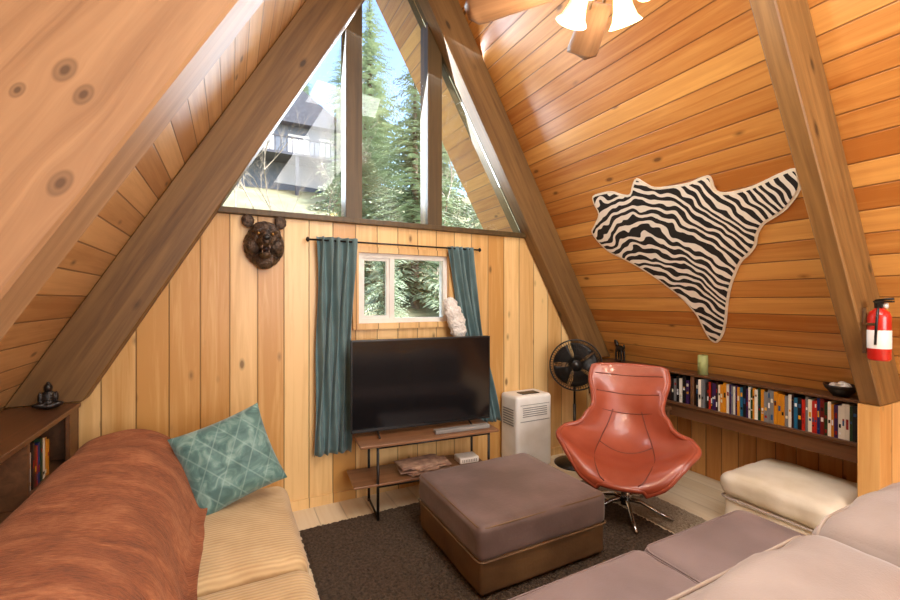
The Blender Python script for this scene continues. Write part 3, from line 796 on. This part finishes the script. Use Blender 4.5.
# ------------------------------------------------------------ ceiling fan
cf = empty('ceiling_fan', (1.178, 1.06, .07))
M_bladeW = wood('fan_blade_wood', 'y', 'x', 50, '#7c583c', '#a87c58', rough=.4, groove=False, knots=False, var=0)
lathe('downrod', [(0, 4.2), (.012, 4.2), (.012, 2.78), (0, 2.78)], M_brass, cf, 16)
lathe('canopy', [(0, 4.70), (.03, 4.70), (.07, 4.30), (.06, 4.20), (.02, 4.15), (0, 4.15)], M_brass, cf)
lathe('motor_housing', [(0, 2.80), (.03, 2.80), (.06, 2.77), (.11, 2.75), (.12, 2.70), (.11, 2.64), (.07, 2.62), (.05, 2.60), (.06, 2.57), (.055, 2.53), (.02, 2.51), (0, 2.505)], M_brass, cf)
for k in range(5):
    a = math.radians(-16+72*k)
    e = grid_ob('blade_%d' % (k+1), 14, 7, lambda u, v: (.17+.37*u, (v-.5)*(.10+.045*u)*(1 if u < .88 else math.sqrt(max(.02, 1-((u-.88)/.125)**2))), 2.585+(v-.5)*.03), M_bladeW, cf, thick=.007)
    e.rotation_euler[2] = a
    e = tubes('blade_iron_%d' % (k+1), [([(.09, 0, 2.64), (.14, .02, 2.595), (.21, .025, 2.592)], .006), ([(.09, 0, 2.64), (.14, -.02, 2.595), (.21, -.025, 2.592)], .006)], M_brass, cf); e.rotation_euler[2] = a
for k in range(4):
    a = math.radians(20+90*k); d = Vector((math.cos(a), math.sin(a), 0))
    tubes('arm_%d' % (k+1), [([Vector((0, 0, 2.56))+d*.04, Vector((0, 0, 2.57))+d*.08, Vector((0, 0, 2.555))+d*.105], .007)], M_brass, cf)
    Mx = Matrix.Translation(Vector((0, 0, 2.555))+d*.10) @ Matrix.Rotation(a, 4, 'Z') @ Matrix.Rotation(-.45, 4, 'Y')
    lathe('glass_shade_%d' % (k+1), [(.02, 0), (.03, -.015), (.035, -.05), (.045, -.085), (.06, -.105), (.057, -.105), (.042, -.083), (.032, -.05), (.026, -.02)], M_shade, cf, 24, Mx)
    lathe('bulb_%d' % (k+1), [(0, -.01), (.012, -.015), (.022, -.05), (.018, -.072), (0, -.08)], M_bulb, cf, 16, Mx)
    l = bpy.data.lights.new('fan_bulb_light', 'POINT'); l.energy = 8; l.color = (1, .88, .70); l.shadow_soft_size = .05
    o = bpy.data.objects.new('bulb_light_%d' % (k+1), l); link(o, cf); o.location = Vector((0, 0, 2.40))+d*.17

# ------------------------------------------------------------ exterior
bm = bmesh.new()
def hz(x, y): return -1.2 + max(0, y-5)*.42 - max(0, y-34)*.3 + .5*noise.noise(Vector((x*.15, y*.15, 0)))
NX, NY = 40, 30
g = [[bm.verts.new((-40+i*2.5, 4.4+j*1.8, hz(-40+i*2.5, 4.4+j*1.8))) for j in range(NY)] for i in range(NX)]
for i in range(NX-1):
    for j in range(NY-1): bm.faces.new((g[i][j], g[i+1][j], g[i+1][j+1], g[i][j+1]))
mesh_ob('hillside_ground', bm, M_ground, smooth=True)

def conifer_mesh(H, R, seed, mat):
    rnd = random.Random(seed); bm = bmesh.new()
    tube(bm, [(0, 0, -.5), (0, 0, H*.5), (0, 0, H*.97)], [H*.02, H*.012, .01], 8, mi=0)
    nl = 40
    for i in range(nl):
        t = i/nl; z = H*(.06+.92*t); rr = R*(1-t)**.7+.12
        for k in range(13):
            a = rnd.uniform(0, 2*PI); r = rr*rnd.uniform(.6, 1.15)
            d = Vector((math.cos(a), math.sin(a), 0)); s = Vector((-d.y, d.x, 0))
            for q in range(10):
                f0 = (q+.5)/10; c = d*r*f0+Vector((0, 0, z-.32*r*f0**1.5+rnd.uniform(-.07, .07)))
                for w_ in range(2):
                    L_ = r*.20*(1.1-f0*.6)*rnd.uniform(.7, 1.3); sd = s*(1 if w_ else -1)
                    tip = c+(sd*.8+d*.5).normalized()*L_+Vector((0, 0, -L_*.35))
                    v = [bm.verts.new(p) for p in (c-d*L_*.22, c+d*L_*.30, tip)]
                    f = bm.faces.new(v); f.material_index = 1
    me = bpy.data.meshes.new('conifer'); bm.to_mesh(me); bm.free()
    me.materials.append(M_bark); me.materials.append(mat)
    return me
cm = [conifer_mesh(9, 2.2, 1, M_leaf), conifer_mesh(12, 2.8, 2, M_leaf2), conifer_mesh(10, 2.3, 3, M_leaf)]
def put(me, name, x, y, s=1, rz=0):
    o = bpy.data.objects.new(name, me); link(o); o.location = (x, y, hz(x, y)-.1); o.scale = (s, s, s); o.rotation_euler[2] = rz
for i, (x, y, s) in enumerate(((4.6, 11, .85), (7.2, 15, .75), (9.6, 13.5, .8), (4.9, 17, .75), (6.6, 22, 1.0), (10, 21, .8), (13, 19, .9), (-.6, 33, 1.0), (8, 30, .9), (13, 28, 1.0), (-1.9, 27, .8), (-3.5, 22, .9), (17, 24, 1.1), (-6, 26, 1.0), (5, 35, .9), (11, 34, 1.0), (21, 26, 1.0), (6.3, 26, .7), (2.9, 8.6, .30), (6.4, 9.6, .5), (-1.6, 16, .5), (3.35, 12.5, .66), (9, 38, 1.1), (3, 38, 1.0), (6, 40, 1.2))):
    put(cm[i % 3], 'conifer_tree', x, y, s, i*1.3)
def bare_mesh(seed):
    rnd = random.Random(seed); bm = bmesh.new()
    def br(p, d, L_, r, dep):
        pts = [p]; q = p.copy(); dd = d.copy()
        for i in range(3):
            dd = (dd+Vector((rnd.uniform(-.2, .2), rnd.uniform(-.2, .2), rnd.uniform(-.05, .15)))).normalized(); q = q+dd*L_/3; pts.append(q.copy())
        tube(bm, pts, [r, r*.85, r*.7, r*.5], 5)
        if dep > 0:
            for i in range(4 if dep > 1 else 5):
                b0 = pts[rnd.choice((1, 2, 3))]
                nd_ = (dd+Vector((rnd.uniform(-1, 1), rnd.uniform(-1, 1), rnd.uniform(-.1, .6)))).normalized()
                br(b0, nd_, L_*.62, r*.48, dep-1)
    br(Vector((0, 0, 0)), Vector((0, 0, 1)), 3.6, .055, 4)
    me = bpy.data.meshes.new('bare_tree'); bm.to_mesh(me); bm.free(); me.materials.append(M_bare)
    return me
bmh = [bare_mesh(5), bare_mesh(9)]
for i, (x, y, s) in enumerate(((.35, 11.5, .62), (2.35, 13, .85), (1.5, 17, .7), (.2, 19, .9), (6.2, 13, .8), (8.5, 11.5, .8))):
    put(bmh[i % 2], 'bare_tree', x, y, s, i*1.1)
hs = empty('neighbor_house', (2.9, 27, hz(2.6, 27)+.4))
box('walls', -2.5, 3.5, 0, 5, -1.5, 3.6, M_siding, hs)
bm = bmesh.new(); prism(bm, [(-3.0, 3.5), (4.0, 3.5), (.5, 5.8)], -.6, 5.6); mesh_ob('roof', bm, M_roofing, hs)
boxes('windows', [(-1.8, -.6, -.03, 0, 1.8, 3.0), (.2, 1.4, -.03, 0, 1.8, 3.0), (2.0, 3.0, -.03, 0, 1.8, 3.0)], M_vinyl, hs)
boxes('deck', [(-2.8, 3.8, -1.8, 0, 1.2, 1.35), (-2.8, 3.8, -1.8, -1.72, 2.15, 2.23)]+[(-2.8+i*.3, -2.75+i*.3, -1.8, -1.74, 1.35, 2.15) for i in range(23)]+[(-2.7, -2.5, -1.7, -1.5, -2.0, 1.2), (3.4, 3.6, -1.7, -1.5, -2.0, 1.2), (.4, .6, -1.7, -1.5, -2.0, 1.2)], M_roofing, hs)

# ------------------------------------------------------------ lighting
wd = bpy.data.worlds.new('World'); scene.world = wd; wd.use_nodes = True; nt = wd.node_tree
sky = nt.nodes.new('ShaderNodeTexSky'); sky.sky_type = 'NISHITA'; sky.sun_disc = False
sky.sun_elevation = math.radians(45); sky.sun_rotation = math.radians(160); sky.air_density = 1.0; sky.dust_density = 2.5
bg = nt.nodes['Background']; nt.links.new(sky.outputs[0], bg.inputs[0]); bg.inputs[1].default_value = .68
sn = bpy.data.lights.new('sun', 'SUN'); sn.energy = 8; sn.angle = .02; sn.color = (1, .97, .92)
o = bpy.data.objects.new('sun', sn); link(o); o.rotation_euler = Vector((-.35, .55, -.75)).to_track_quat('-Z', 'Y').to_euler()
def area(name, loc, target, sx, sy, e, col):
    l = bpy.data.lights.new(name, 'AREA'); l.shape = 'RECTANGLE'; l.size = sx; l.size_y = sy; l.energy = e; l.color = col
    o = bpy.data.objects.new(name, l); link(o); o.location = loc
    o.rotation_euler = (Vector(target)-Vector(loc)).to_track_quat('-Z', 'Y').to_euler()
area('rear_fill_light', (1.2, -2.9, 2.0), (1.4, 3.2, 1.2), 2.4, 1.8, 148, (.97, .98, 1))  # added soft fill behind the camera, not a fixture of the room
area('overhead_fill_light', (1.178, .2, 3.7), (1.3, 1.0, 0), 1.0, 2.6, 92, (1, .97, .93))  # unseen overhead fill, added to brighten the room from above
area('gable_daylight', (1.18, 3.4, 3.0), (.8, 0, 1.4), 1.6, 1.4, 115, (.80, .90, 1))

# ------------------------------------------------------------ camera
cam = bpy.data.cameras.new('camera'); cam.sensor_width = 36; cam.lens = 17.0; cam.clip_start = .02
co = bpy.data.objects.new('camera', cam); link(co); co.location = (0, 0, 1.5); co.rotation_euler = (PI/2, 0, math.radians(-27.4))
scene.camera = co
